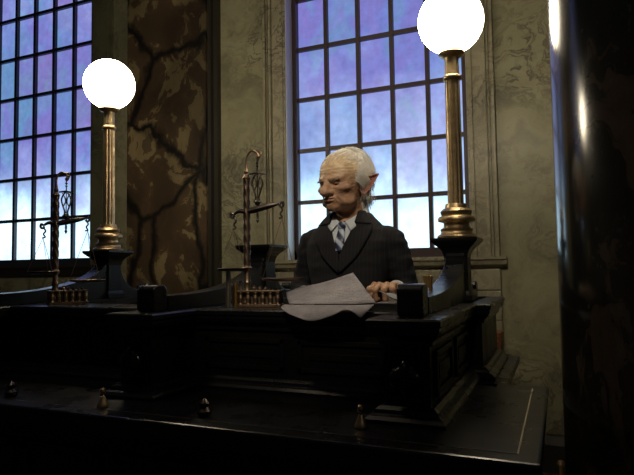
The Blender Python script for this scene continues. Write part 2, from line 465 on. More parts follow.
# ledge (shelf in front and on the right side)
XL, YL, YL2, XL2 = -.060, 1.525, 2.517, -.222
bm = new()
outer = [(-4.6, YL+.03), (XL-.03, YL+.03), (XL-.03, YL2), ]
sweep(bm, outer, [(-.01,LT-.075),(.0,LT-.075),(.006,LT-.060),(.014,LT-.048),(.016,LT-.040),(.028,LT-.034),(.030,LT-.022),(.030,LT-.008),(.026,LT-.002),(.02,LT),(-.01,LT)])
prism(bm, [(-4.6, YL+.025), (XL-.025, YL+.025), (XL-.025, YL2-.001), (XL-.2, YL2-.001), (XL-.2,YL2-.05), (-.36,YL2-.05), (-.36,2.09), (-4.6, 2.09)], LT-.07, LT-.0006)
prism(bm, [(XL2-.2, YL2-.05), (XL2-.03, YL2), (XL2-.03, 3.31), (XL2-.2, 3.31)], LT-.07, LT-.0006)
sweep(bm, [(XL2-.03, YL2), (XL2-.03, 3.31), (-.7, 3.31)], [(-.01,LT-.07),(.0,LT-.07),(.016,LT-.05),(.028,LT-.034),(.030,LT-.008),(.024,LT),(-.01,LT)])
cpart('ledge', bm, M['wood'])
bm = new()
xi, yi = -.120, 1.595; t = .0022
box(bm, xi-t, xi+t, yi, 2.467, LT-.0002, LT+.0010)
cpart('ledge_inlay', bm, M['inlay'])
bm = new()
box(bm, -4.6, xi, yi-t, yi+t, LT-.0002, LT+.0010)
o = cpart('ledge_inlay', bm, M['inlay_dim'])
# lower cupboard body
bm = new()
prism(bm, [(-4.6, 1.66), (-.17, 1.66), (-.17, 2.47), (-.31, 2.47), (-.31, 3.25), (-.5, 3.25), (-.5, 2.1), (-4.6, 2.1)], 0, LT-.065)
for k in range(9):
    x0 = -.62-k*.46
    for a, b, c, d in ((x0,x0+.03,.2,.85),(x0+.37,x0+.40,.2,.85),(x0,x0+.40,.2,.23),(x0,x0+.40,.82,.85)): box(bm, a, b, 1.645, 1.66, c, d)
sweep(bm, [(-4.6,1.66),(-.17,1.66),(-.17,2.47)], [(0,0),(.03,0),(.03,.1),(.01,.13),(0,.13)])
cpart('base_cabinet', bm, M['wood2'], bevel=.004)

# pedestal with curved rails
def pedestal_parts(root):
    """origin: centre of the shaft at counter-top height; rail runs along y"""
    h = .305
    yf, yb = 1.90-2.846, 3.20-2.846
    # curved rail, front and back of the shaft
    def curve(y0, y1, z0, z1, n=18):
        out = []
        for k in range(n+1):
            a = k/n*PI/2
            out.append((y0+(y1-y0)*math.sin(a)**1.05, z0+(z1-z0)*(1-math.cos(a))**1.12))
        return out
    s = .055
    poly = [(yf+.05,0), (yf+.05,.062)] + curve(yf+.12, -s, .062, h-.05) + curve(yb-.10, s, .045, h-.05)[::-1] + [(yb-.05,.045),(yb-.05,0)]
    bm = new(); prism_x(bm, poly, -.045, .045)
    obj('curved_rail', bm, M['wood'], root, bevel=.003)
    for nm, y, w in (('end_block', yf, .045), ('end_block', yb-.005, .035)):
        bm = new(); c = .018; H = .108 if w > .04 else .085
        pl = [(y-w+c*.4,0),(y+w-c*.4,0),(y+w,.015),(y+w,H-c),(y+w-c,H),(y-w+c,H),(y-w,H-c),(y-w,.015)]
        prism_x(bm, pl, -.044, .044)
        obj(nm, bm, M['wood'], root, bevel=.006)
    bm = new(); frustum(bm, 0,0,0,.075,.075,.03,.075,.075); frustum(bm, 0,0,.03,.068,.068,.05,.06,.06)
    frustum(bm, 0,0,.05,.058,.058,h-.09,.055,.055)
    obj('shaft', bm, M['wood2'], root, bevel=.003)
    bm = new()
    prev = None
    for z, a in ((h-.095,.056),(h-.075,.06),(h-.06,.066),(h-.045,.078),(h-.032,.094),(h-.026,.098),(h-.022,.104),(h-.012,.111),(h,.111)):
        if prev: frustum(bm, 0,0,prev[0],prev[1],prev[1],z,a,a)
        prev = (z, a)
    bmesh.ops.remove_doubles(bm, verts=bm.verts, dist=1e-5)
    obj('platform', bm, M['wood'], root)
YPED = 2.846
ped = thing('lamp_pedestal', 'black pedestal with curved rails right of the figure, under the nearer lamp', 'pedestal', (PX[0], YPED, CT), 0, 'pedestals along the counter')
pedestal_parts(ped)
dup(ped, (PX[1], YPED, CT), 0, 'black pedestal without a lamp behind the central brass balance')
dup(ped, (PX[2], YPED, CT), 0, 'black pedestal with curved rails under the farther lamp by the left window')

# globe lamps
lamp = thing('globe_lamp', 'nearer glowing globe lamp on brass pole, on the pedestal right of the seated figure', 'lamp', (PX[0], YPED, CT+.305), 0, 'globe lamps on the counter')
bm = new()
lathe(bm, [(.082,0),(.084,.010),(.078,.018),(.070,.022),(.066,.034),(.068,.040),(.070,.046),(.056,.056),(.054,.075),(.058,.080),(.078,.086),(.080,.098),(.074,.108),(.062,.114),(.066,.122),(.068,.134),(.058,.146),(.048,.152),(.046,.165),(.044,.172)], 48)
for v in bm.verts: v.co.x *= 1.14; v.co.y *= 1.14
obj('base', bm, M['brass'], lamp, smooth=True, ang=50)
bm = new()
seg = 48
rings = []
for z in (.17, .80):
    rings.append([bm.verts.new(((.039-.004*(z-.17) - (.0035 if (k%4)<2 else 0))*math.cos(2*PI*k/seg), (.039-.004*(z-.17)-(.0035 if (k%4)<2 else 0))*math.sin(2*PI*k/seg), z)) for k in range(seg)])
for k in range(seg): bm.faces.new((rings[0][k], rings[0][(k+1)%seg], rings[1][(k+1)%seg], rings[1][k]))
bm.faces.new(rings[0][::-1]); bm.faces.new(rings[1])
obj('pole', bm, M['brass'], lamp)
bm = new(); lathe(bm, [(.034,.795),(.044,.80),(.047,.81),(.044,.818),(.036,.824),(.034,.90),(.036,.915)], 40)
obj('collar', bm, M['brass'], lamp, smooth=True, ang=50)
bm = new(); lathe(bm, [(.034,.912),(.060,.925),(.066,.935),(.062,.946),(.05,.95)], 40)
obj('gallery', bm, M['brass'], lamp, smooth=True, ang=50)
bm = new(); bmesh.ops.create_uvsphere(bm, u_segments=48, v_segments=32, radius=.163); bmesh.ops.translate(bm, verts=bm.verts, vec=(0,0,1.103))
obj('globe', bm, M['globe'], lamp, smooth=True)
dup(lamp, (PX[2], YPED, CT+.305), 0, 'farther glowing globe lamp on brass pole, on the pedestal beside the left window')

# ------------------------------------------------------------------ balance scales
def build_balance(root, right_pan=True):
    bm = new()
    # brass tray-like base with a row of posts and small weights
    box(bm, -.035, .158, -.045, .045, .0, .012); box(bm, -.035, .158, -.045, .045, .066, .074)
    for k in range(6):
        x = -.022+k*.0333
        for y in (-.035, .035): lathe(bm, [(.012,.012),(.010,.02),(.0125,.04),(.010,.055),(.012,.066)], 12, (x,y,0))
    box(bm, -.025, .148, -.022, .022, .012, .066)
    for k, (x, r, h) in enumerate(((.035,.011,.022),(.062,.010,.018),(.088,.009,.016),(.112,.008,.013),(.132,.007,.011))):
        lathe(bm, [(r,.074),(r,.074+h*.6),(r*.4,.074+h*.7),(r*.55,.074+h)], 14, (x,-.02,0))
    obj('base', bm, M['brass_dark'], root, bevel=.0015)
    bm = new()
    lathe(bm, [(.030,0),(.031,.02),(.024,.03),(.022,.05),(.024,.06),(.017,.07),(.015,.10),(.018,.11),(.014,.12),(.013,.155),(.020,.165),(.022,.175),(.014,.185)], 24)
    obj('column_foot', bm, M['brass_dark'], root, smooth=True)
    bm = new(); seg = 16; rings = []
    for j in range(60):
        z = .18+j*.40/59
        rings.append([bm.verts.new(((.0150+.0022*math.cos(4*(2*PI*k/seg+z*30)))*math.cos(2*PI*k/seg), (.0150+.0022*math.cos(4*(2*PI*k/seg+z*30)))*math.sin(2*PI*k/seg), z)) for k in range(seg)])
    for a, b in zip(rings, rings[1:]):
        for k in range(seg): bm.faces.new((a[k], a[(k+1)%seg], b[(k+1)%seg], b[k]))
    obj('column', bm, M['copper_rod'], root, smooth=True, ang=80)
    bm = new(); lathe(bm, [(.014,.575),(.019,.582),(.014,.59),(.009,.60),(.012,.61),(.008,.62),(.006,.64)], 20)
    tube(bm, smooth_pts([(0,0,.635),(.000,0,.665),(.008,0,.692),(.026,0,.708),(.046,0,.700),(.056,0,.684),(.054,0,.668),(.046,0,.662)]), [.0055]*29+[.006,.007,.008,.009,.008,.007,.006,.005,.005,.005,.004,.004,.004,.003][:14], 8)
    for a, s in ((0,1),(.5,.8),(1.0,.7)):        # leaf scrolls on the swan neck
        tube(bm, smooth_pts([(.044+.004*a,0,.706-.012*a),(.058,.004,.704-.016*a),(.066*s,.002,.690-.016*a),(.058,0,.680-.014*a)]), .0045, 6)
    obj('swan_neck', bm, M['brass_dark'], root, smooth=True)
    # lyre shaped hanger
    bm = new(); lx = .050
    tube(bm, [(lx,0,.662),(lx,0,.612)], .003, 6)
    for z in (.65,.635): lathe(bm, [(.002,-.006),(.008,0),(.002,.006)], 10, (lx,0,z))
    tube(bm, [(lx-.038,0,.600),(lx-.02,0,.603),(lx,0,.606),(lx+.02,0,.603),(lx+.040,0,.598)], [.004,.005,.006,.005,.004], 8)
    for s in (-1, 1):
        tube(bm, smooth_pts([(lx+s*.006,0,.600),(lx+s*.018,0,.580),(lx+s*.024,0,.556),(lx+s*.016,0,.525),(lx+s*.008,0,.498),(lx+s*.010,0,.478),(lx+s*.018,0,.470)]), .0042, 8)
        tube(bm, smooth_pts([(lx+s*.020,0,.596),(lx+s*.008,0,.574),(lx+s*.004,0,.548),(lx+s*.014,0,.520),(lx+s*.004,0,.490)]), .003, 8)
    tube(bm, [(lx,0,.600),(lx,0,.470)], .0025, 6)
    lathe(bm, [(.002,.455),(.012,.462),(.014,.472),(.006,.484)], 14, (lx,0,0))
    obj('hanger', bm, M['iron'], root, smooth=True)
    # beam with hooked ends
    bx0, bx1 = -.060, .158
    bm = new()
    top = smooth_pts([(bx0,0,.418),(bx0+.025,0,.432),(0,0,.430),(.05,0,.440),(.10,0,.452),(.13,0,.458),(bx1-.008,0,.464)], 5)
    nn = len(top); tube(bm, top, [.006+.009*math.sin(PI*i/(nn-1))**1.5 for i in range(nn)], 8)
    for bx, bz, s in ((bx0,.418,-1),(bx1-.004,.462,1)):
        tube(bm, smooth_pts([(bx,0,bz),(bx+s*.012,0,bz+.006),(bx+s*.014,0,bz-.010),(bx+s*.004,0,bz-.016),(bx-s*.004,0,bz-.006)]), .006, 8)
        tube(bm, smooth_pts([(bx,0,bz-.012),(bx+.010,0,bz-.03),(bx,0,bz-.046),(bx+.008,0,bz-.062),(bx-.006,0,bz-.068)]), .0042, 8)
    lathe(bm, [(.001,.375),(.008,.388),(.004,.398),(.006,.408),(.004,.43)], 12, (.05,0,0))
    obj('beam', bm, M['iron'], root, smooth=True)
    for bx, hz, pz, pr, on in ((bx0-.002,.352,.165,.075,True),(bx1+.004,.396,.118,.095,right_pan)):
        if not on: continue
        bm = new()
        lathe(bm, [(.004,pz-.006),(pr*.6,pz-.006),(pr*.93,pz),(pr,pz+.008),(pr*.97,pz+.010),(pr*.6,pz-.001),(.004,pz-.001)], 40, (bx,0,0))
        p = obj('pan', bm, M['iron'] if pr < .08 else M['brass_dark'], root, smooth=True)
        bm = new()
        for k in range(3):
            a = 2*PI*k/3+PI
            tube(bm, [(bx,0,hz),(bx+pr*.97*math.cos(a),pr*.97*math.sin(a),pz+.008)], .0013, 5)
        lathe(bm, [(.001,-.006),(.005,0),(.001,.006)], 8, (bx,0,hz))
        obj('hanging_wires', bm, M['brass_dark'], p)
def ground(px, Y): return at(px, 300, Y).x
bal = thing('balance_scale', 'tall ornate brass balance scale with two pans, just left of the seated figure', 'scale', (ground(247.5,2.22), 2.22, CT), math.radians(16), 'balance scales on the counter')
build_balance(bal)
dup(bal, (ground(52,2.20), 2.22, CT), math.radians(58), 'brass balance scale in front of the left window, beside the farther lamp')

# coins in stacks
def coin_mesh(r=.0125, t=.0042):
    bm = new(); lathe(bm, [(r*.9,0),(r,t*.15),(r,t*.85),(r*.9,t),(r*.8,t*.93)], 18)
    return bm
coin = {}
def stack(x, y, n, m, label, group, r=.0125, t=.0042, z=CT, name='coin', jit=.0012):
    key = (m, r)
    for k in range(n):
        if key not in coin:
            o = obj(name, coin_mesh(r, t), M[m], smooth=True, ang=30); coin[key] = o
        else:
            o = coin[key].copy(); COL.objects.link(o)
        tag(o, label, 'coin', group)
        o.location = (x+random.uniform(-1,1)*jit, y+random.uniform(-1,1)*jit, z+k*t)
for px, Y, n, m in ((228.5,2.20,40,'silver'), (236,2.18,25,'gold'), (241,2.24,28,'silver')):
    d = {40:'silver coin in the tallest stack left of the central balance scale', 25:'gold coin in the short stack left of the central balance scale', 28:'silver coin in the middle stack right against the central balance scale'}[n]
    g = {40:'coins in the tallest silver stack', 25:'coins in the gold stack by the scale', 28:'coins in the shorter silver stack'}[n]
    stack(ground(px,Y), Y, n, m, d, g)
for px, n, lab in ((426.2,31,'gold coin in the left one of two stacks behind the right end block'),(430.9,31,'gold coin in the right one of two stacks behind the right end block')):
    stack(ground(px,2.30), 2.30, n, 'gold', lab, lab.replace('gold coin','coins'), r=.0085)

# bells and knobs on the lower ledge
def bell(x, y, label):
    t = thing('desk_bell', label, 'bell', (x, y, LT), 0, 'small brass bells on the ledge')
    t.location.z += .0012; return t
b0 = bell(-1.56, 1.62, 'small brass bell on the ledge near the left, in front of the left pier')
bm = new(); lathe(bm, [(.026,0),(.027,.006),(.022,.018),(.016,.030),(.013,.042),(.010,.048)], 28); obj('bell_body', bm, M['brass'], b0, smooth=True)
bm = new(); lathe(bm, [(.004,.047),(.004,.056),(.012,.062),(.015,.070),(.012,.080),(.004,.086)], 20); obj('handle', bm, M['brass_dark'], b0, smooth=True)
b0.scale = (.8,.8,.8)
dup(b0, (-.585, 1.69, LT+.0012), 0, 'small brass bell on the ledge below the papers, in front of the right pier')
k0 = thing('inkwell', 'small dark metal inkwell on the ledge between the two brass bells', 'inkwell', (-1.13, 1.64, LT), 0, 'dark metal inkwells on the ledge')
bm = new(); lathe(bm, [(.020,0),(.024,.006),(.025,.018),(.016,.028),(.012,.032)], 24); obj('inkwell_body', bm, M['iron'], k0, smooth=True)
bm = new(); lathe(bm, [(.012,.032),(.017,.036),(.018,.046),(.008,.056),(.003,.060)], 20); obj('lid', bm, M['iron'], k0, smooth=True)
dup(k0, (-2.06, 1.64, LT), 0, 'small dark metal inkwell on the ledge at the far left edge')

# carved leaf brackets on the pier fronts
def add_leaf(x):
    bm = new()
    for k in range(7):
        a = (k-3)*.36
        pts = smooth_pts([(0,0,.13),(math.sin(a)*.030,-.024,.128-.02*abs(math.sin(a))),(math.sin(a)*.046,-.030,.085),(math.sin(a)*.044,-.012,.03+.02*abs(a))], 5)
        tube(bm, pts, [.005+.009*math.sin(PI*i/(len(pts)-1)) for i in range(len(pts))], 8, .6)
    tube(bm, smooth_pts([(0,0,.14),(0,-.030,.135),(0,-.040,.10),(0,-.028,.05),(0,-.008,.01)], 6), [.012-.0003*i for i in range(25)], 10)
    o = obj('carved_leaf', bm, M['wood'], counter, smooth=True)
    o.location = LO + Vector((x, YP+.036, LT+.055))
for p in PX[:3]: add_leaf(p)

# ------------------------------------------------------------------ person
FX, FY = -.893, 2.47
person = thing('person', 'elderly pointed-eared bald-topped figure in black pinstripe suit seated behind the counter', 'person', (FX, FY, 0))
HS = 1.0
HC = Vector((-.008, -.030, 1.906))        # head centre in figure space
HY = math.radians(-19)                      # head turned to its right (viewer's left)

def sd_ell(p, c, r):
    q = p-np.array(c); r = np.array(r)
    k0 = np.linalg.norm(q/r, axis=-1); k1 = np.linalg.norm(q/(r*r), axis=-1)+1e-9
    return k0*(k0-1)/k1
def sd_cap(p, a, b, ra, rb):
    a = np.array(a); b = np.array(b); ab = b-a
    t = np.clip(((p-a)@ab)/(ab@ab), 0, 1)
    return np.linalg.norm(p-a-t[...,None]*ab, axis=-1)-(ra+(rb-ra)*t)
def smin(a, b, k):
    h = np.clip(.5+.5*(b-a)/k, 0, 1); return b*(1-h)+a*h-k*h*(1-h)
def smax(a, b, k): return -smin(-a, -b, k)
def head_sdf(p):
    d = sd_ell(p, (0,.022,.040), (.098,.120,.112))
    d = smin(d, sd_ell(p, (0,-.040,.038), (.083,.076,.088)), .03)
    d = smin(d, sd_ell(p, (0,-.040,-.022), (.076,.080,.080)), .03)
    d = smin(d, sd_ell(p, (0,-.036,-.068), (.067,.070,.050)), .03)
    d = smin(d, sd_ell(p, (0,-.096,-.098), (.032,.022,.021)), .022)
    for s in (-1, 1):
        d = smin(d, sd_ell(p, (s*.054,-.082,-.024), (.025,.026,.015)), .02)
        d = smin(d, sd_cap(p, (s*.012,-.114,.020), (s*.056,-.092,.021), .010, .009), .012)
        d = smin(d, sd_ell(p, (s*.055,-.055,-.082), (.022,.035,.020)), .02)      # jowl
        d = smax(d, -sd_ell(p, (s*.034,-.122,.001), (.021,.025,.0135)), .008)
        d = smax(d, -sd_ell(p, (s*.082,-.078,-.056), (.010,.028,.018)), .018)
        d = smin(d, sd_ell(p, (s*.033,-.090,-.002), (.0165,.0165,.0130)), .002)   # lid
        d = smin(d, sd_ell(p, (s*.034,-.107,-.019), (.017,.008,.0055)), .006)      # bag
        d = smax(d, -sd_cap(p, (s*.033-.013,-.1065,-.006), (s*.033+.013,-.104,-.006), .0042, .0042), .002)
        for k in range(4):                                                     # cheek and crow's foot creases
            d = smax(d, -sd_cap(p, (s*(.056+.004*k),-.096+.006*k,-.012-.012*k), (s*(.074+.002*k),-.060+.004*k,-.004-.022*k), .0012, .0010), .004)
    d = smin(d, sd_cap(p, (0,-.112,.008), (0,-.136,-.028), .0135, .0195), .014)
    d = smin(d, sd_ell(p, (0,-.141,-.037), (.0235,.0195,.0160)), .008)
    d = smin(d, sd_ell(p, (0,-.096,-.066), (.038,.028,.022)), .02)
    for s in (-1, 1):
        d = smin(d, sd_ell(p, (s*.023,-.125,-.038), (.0120,.013,.0100)), .006)
        d = smax(d, -sd_cap(p, (s*.031,-.122,-.036), (s*.047,-.102,-.080), .0035, .004), .006)
        d = smax(d, -sd_cap(p, (s*.033,-.114,-.073), (s*.037,-.104,-.090), .003, .003), .005)
    d = smin(d, sd_ell(p, (0,-.121,-.0605), (.028,.008,.0048)), .005)
    d = smin(d, sd_ell(p, (0,-.119,-.0715), (.026,.010,.0065)), .005)
    d = smax(d, -sd_cap(p, (-.033,-.118,-.0675), (0,-.131,-.0655), .0018, .0022), .003)
    d = smax(d, -sd_cap(p, (.033,-.118,-.0675), (0,-.131,-.0655), .0018, .0022), .003)
    d = smax(d, -sd_ell(p, (0,-.126,-.083), (.022,.008,.004)), .008)
    fz = np.exp(-((p[...,2]-.060)/.022)**2)*(p[...,1] < -.03)
    d = d + .0004*fz*np.sin(p[...,2]*480+8*p[...,0])
    return d
NECK_A, NECK_B = (0,.010,-.07), (0,.045,-.22)
def full_sdf(p):
    d = head_sdf(p)
    d = smin(d, sd_cap(p, NECK_A, NECK_B, .056, .066), .025)
    for s in (-1, 1): d = smin(d, sd_cap(p, (s*.045,.0,-.09), (s*.012,-.035,-.22), .012, .012), .015)
    return d
def head_mesh():
    nu, nv = 220, 170
    c0 = np.array([0,-.01,-.01])
    th = np.linspace(0, PI, nv)[1:-1]; ph = np.linspace(0, 2*PI, nu, endpoint=False)
    T, Pp = np.meshgrid(th, ph, indexing='ij')
    D = np.stack([np.sin(T)*np.sin(Pp), -np.sin(T)*np.cos(Pp), np.cos(T)], -1)
    lo = np.zeros(T.shape); hi = np.full(T.shape, .26)
    # march outward to last inside sample, then bisect
    ts = np.linspace(0, .26, 200); ins = np.zeros(T.shape)
    for t in ts:
        dd = full_sdf(c0+D*t); ins = np.where(dd < 0, t, ins)
    lo = ins; hi = ins+.26/199
    for _ in range(12):
        mid = (lo+hi)/2; dd = full_sdf(c0+D*mid[...,None]); lo = np.where(dd < 0, mid, lo); hi = np.where(dd < 0, hi, mid)
    P = c0+D*lo[...,None]
    bm = new(); V = [[bm.verts.new(P[i,j]) for j in range(nu)] for i in range(len(th))]
    topv = bm.verts.new(P[0].mean(0)); botv = bm.verts.new(P[-1].mean(0))
    for i in range(len(th)-1):
        for j in range(nu): bm.faces.new((V[i][j], V[i+1][j], V[i+1][(j+1)%nu], V[i][(j+1)%nu]))
    for j in range(nu):
        bm.faces.new((topv, V[0][j], V[0][(j+1)%nu])); bm.faces.new((botv, V[-1][(j+1)%nu], V[-1][j]))
    # fine wrinkles
    for v in bm.verts:
        p = v.co
        if p.z < .09 and p.y < .05 and p.z > -.15:
            n1 = noise.noise(Vector((p.x*60, p.y*60, p.z*130)))
            v.co = p + p.normalized()*(.0011*n1)
    return bm
def ear_mesh(bm, s):
    """long pointed ear, swept out and back"""
    outl = [(-.004,-.034),(-.012,-.016),(-.010,.004),(.000,.022),(.016,.032),(.042,.034),(.076,.040),(.064,.020),(.050,.002),(.036,-.014),(.020,-.030),(.006,-.040)]
    pts = smooth_pts([(u,v,0) for u, v in outl]+[(outl[0][0],outl[0][1],0)], 4)[:-1]
    cu, cv = .018, -.002
    rings = []
    for sc, dep in ((.90,-.010),(1.0,-.004),(1.0,.002),(.93,.006),(.84,.001),(.72,-.006),(.60,-.001),(.50,-.003),(.35,-.010),(.15,-.011)):
        ring = []
        for p in pts:
            u, v = (cu+(p.x-cu)*sc)*1.06, (cv+(p.y-cv)*sc)*1.06+.006
            # basis: u goes back and outwards, v up, depth faces out/front
            ang = math.radians(38)
            back = Vector((s*math.sin(ang), math.cos(ang), 0)); out = Vector((s*math.cos(ang), -math.sin(ang), 0))
            o = Vector((s*.080, .008, -.020)) + back*(u+.004) + Vector((0,0,1))*(v*1.05) + out*(dep+.004)
            ring.append(bm.verts.new(o))
        rings.append(ring)
    n = len(pts)
    for a, b in zip(rings, rings[1:]):
        for k in range(n): bm.faces.new((a[k], a[(k+1)%n], b[(k+1)%n], b[k])).material_index = 1
    bm.faces.new(rings[0]).material_index = 1; bm.faces.new(rings[-1]).material_index = 1

def hand_mesh(s, curl=1.0):
    """hand at origin (surface z=0), pointing to -y; s=+1: thumb towards -x"""
    bm = new()
    def ball(c, r, sc=(1,1,1)):
        b = bmesh.ops.create_uvsphere(bm, u_segments=14, v_segments=10, radius=r)
        for v in b['verts']: v.co = Vector((v.co.x*sc[0], v.co.y*sc[1], v.co.z*sc[2]))+Vector(c)
    ball((0,.032,.040), .030, (1.15,1.5,.62)); ball((s*.0,.000,.046), .028, (1.3,1.3,.55))
    tube(bm, [(0,.050,.040),(0,.09,.040),(0,.125,.042)], [.026,.023,.022], 16, .8)
    L = [(-.033,.94),(-.011,1.04),(.012,1.0),(.033,.84)]
    for i, (x, l) in enumerate(L):
        x *= s; spread = x*.25
        k0 = Vector((x, -.026+.01*abs(i-1), .054)); a = math.radians(34+3*i)*curl
        k1 = k0+Vector((spread*.5, -.040*l*math.cos(a), -.036*l*math.sin(a)+.006))
        a2 = math.radians(98+4*i)*curl
        k2 = k1+Vector((spread*.2, -.029*l*math.cos(a2), -.029*l*math.sin(a2)))
        a3 = math.radians(165)*curl
        k3 = k2+Vector((0, -.020*l*math.cos(a3), -.018*l*math.sin(a3)))
        k3.z = max(k3.z, .008)
        tube(bm, [Vector((x*.55,.02,.046)), k0, k0.lerp(k1,.5), k1, k1.lerp(k2,.5), k2, k3], [.010,.0102,.0088,.0102,.0084,.0090,.0068], 12)
        ball(k0, .0112); ball(k1, .0112); ball(k2, .0094); ball(k3, .0072)
    t = [Vector((-s*.026,.030,.036)), Vector((-s*.046,.006,.030)), Vector((-s*.049,-.022,.026)), Vector((-s*.030,-.044,.020))]
    tube(bm, t, [.015,.0125,.0115,.0085], 12); ball(t[1], .0135); ball(t[2], .0122); ball(t[3], .0088)
    return bm
def remeshed(bm, voxel, smooth_it=4, fac=.5):
    me = bpy.data.meshes.new('tmp'); bm.to_mesh(me); bm.free()
    o = bpy.data.objects.new('tmp', me); COL.objects.link(o)
    r = o.modifiers.new('r', 'REMESH'); r.mode = 'VOXEL'; r.voxel_size = voxel
    sm = o.modifiers.new('s', 'SMOOTH'); sm.iterations = smooth_it; sm.factor = fac
    dg = bpy.context.evaluated_depsgraph_get(); dg.update()
    out = bpy.data.meshes.new_from_object(o.evaluated_get(dg))
    bpy.data.objects.remove(o); bpy.data.meshes.remove(me)
    return out
Mhead = Matrix.Translation(HC) @ Matrix.Rotation(HY, 4, 'Z') @ Matrix.Rotation(math.radians(6), 4, 'X') @ Matrix.Scale(1.05, 4)
# arms (figure space)
WL = Vector((.222,-.135,CT)); WR_ = Vector((-.15,-.13,CT))
HLm = Matrix.Translation(Vector((.236,-.235,CT+.030))) @ Matrix.Rotation(math.radians(-7), 4, 'Z') @ Matrix.Scale(1.22, 4)
HRm = Matrix.Translation(Vector((-.170,-.165,CT+.004))) @ Matrix.Rotation(math.radians(15), 4, 'Z')
body = head_mesh()
ear_mesh(body, 1); ear_mesh(body, -1)
bmesh.ops.recalc_face_normals(body, faces=body.faces)
bmesh.ops.transform(body, matrix=Mhead, verts=body.verts)
tmpb = new()
for s, Mm in ((1, HLm), (-1, HRm)):
    hm = remeshed(hand_mesh(s), .0022, 2, .4); hm.transform(Mm); body.from_mesh(hm); bpy.data.meshes.remove(hm)
# torso, arms and legs of the same body under the clothes
tb = new()
def chain(bm, pts, rad, flat=1.0, seg=16): tube(bm, smooth_pts(pts, 5), list(np.interp(np.linspace(0,1,(len(pts)-1)*5+1), np.linspace(0,1,len(rad)), rad)), seg, flat)
def add_torso(bm, g=0.0):
    lv = [(1.10,.150,.115,.0),(1.20,.160,.120,-.005),(1.32,.150,.120,-.008),(1.44,.165,.126,-.006),(1.55,.190,.124,0),(1.635,.196,.112,.006),(1.690,.165,.096,.014),(1.738,.112,.080,.022),(1.772,.082,.070,.028)]
    seg = 40; rings = []
    for z, a, b, oy in lv:
        a += g; b += g
        rings.append([bm.verts.new((math.copysign(abs(math.cos(t))**.8, math.cos(t))*a, oy+math.copysign(abs(math.sin(t))**.85, math.sin(t))*b, z)) for t in [2*PI*k/seg for k in range(seg)]])
    for A, B in zip(rings, rings[1:]):
        for k in range(seg): bm.faces.new((A[k], A[(k+1)%seg], B[(k+1)%seg], B[k]))
    bm.faces.new(rings[0][::-1]); bm.faces.new(rings[-1])
SH = {1:(.195,.012,1.628), -1:(-.195,.012,1.628)}
EL = {1:(.258,.055,1.400), -1:(-.268,.045,1.405)}
WRI = {1:(.250,-.140,CT+.080), -1:(-.200,-.085,CT+.055)}
add_torso(tb)
for s in (1, -1):
    chain(tb, [SH[s], ((SH[s][0]+EL[s][0])/2, .03, 1.51), EL[s]], [.05,.045,.04])
    chain(tb, [EL[s], WRI[s]], [.040,.026])
    chain(tb, [(s*.09,.02,1.10),(s*.11,-.05,1.08),(s*.12,-.20,1.03),(s*.12,-.245,1.0)], [.09,.085,.07,.06])
    chain(tb, [(s*.12,-.245,1.0),(s*.12,-.20,.75),(s*.12,-.18,.50)], [.055,.045,.035])
tm = remeshed(tb, .012, 3); body.from_mesh(tm); bpy.data.meshes.remove(tm)

M['skin'] = mat('aged skin', (.45,.27,.17), .5); n = NT(M['skin']); n.b.inputs['Subsurface Weight'].default_value = .12; n.b.inputs['Subsurface Radius'].default_value = (.012,.005,.003); n.b.inputs['Subsurface Scale'].default_value = .5
v = n.obj(); sx = n.t.nodes.new('ShaderNodeSeparateXYZ'); n.l(v, sx.inputs[0])
gz = n.ramp(sx.outputs['Z'], [(0,(.30,.155,.085)), (1,(.52,.35,.22))])
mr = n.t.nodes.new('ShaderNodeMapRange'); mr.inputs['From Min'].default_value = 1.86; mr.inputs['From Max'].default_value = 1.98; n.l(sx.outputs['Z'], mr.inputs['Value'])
cc = n.ramp(mr.outputs[0], [(0,(.46,.28,.18)), (.5,(.52,.34,.22)), (1,(.80,.63,.40))])  # light on the forehead painted into the skin, paler towards the crown
bl = n.ramp(n.noise(v, 28, 6, .65).outputs['Fac'], [(.35,(.72,.62,.56)), (.65,(1.1,1.08,1.05))])
cc2 = n.mix(1.0, cc, bl, 'MULTIPLY')
n.l(cc2, n.b.inputs['Base Color'])
n.bump(n.noise(n.obj((1,1,2.2)), 150, 5, .6).outputs['Fac'], .35, .003)
M['ear_in'] = mat('reddish skin', (.36,.13,.085), .5)
me = bpy.data.meshes.new('body'); body.to_mesh(me); body.free(); me.shade_smooth()
bodyo = link('body', me, [M['skin'], M['ear_in']], person)
EYEM = mat('eye', (.45,.40,.34), .15); IRIS = mat('dark iris', (.02,.012,.008), .08)
for s in (-1, 1):
    bm = new(); bmesh.ops.create_uvsphere(bm, u_segments=24, v_segments=16, radius=.0138)
    for f in bm.faces:
        if (f.calc_center_median().normalized()-Vector((0,-.93,-.36)).normalized()).length < .80: f.material_index = 1
    bmesh.ops.transform(bm, matrix=Mhead @ Matrix.Translation((s*.033,-.0915,-.0045)), verts=bm.verts)
    obj('eye', bm, [EYEM, IRIS], person, smooth=True)

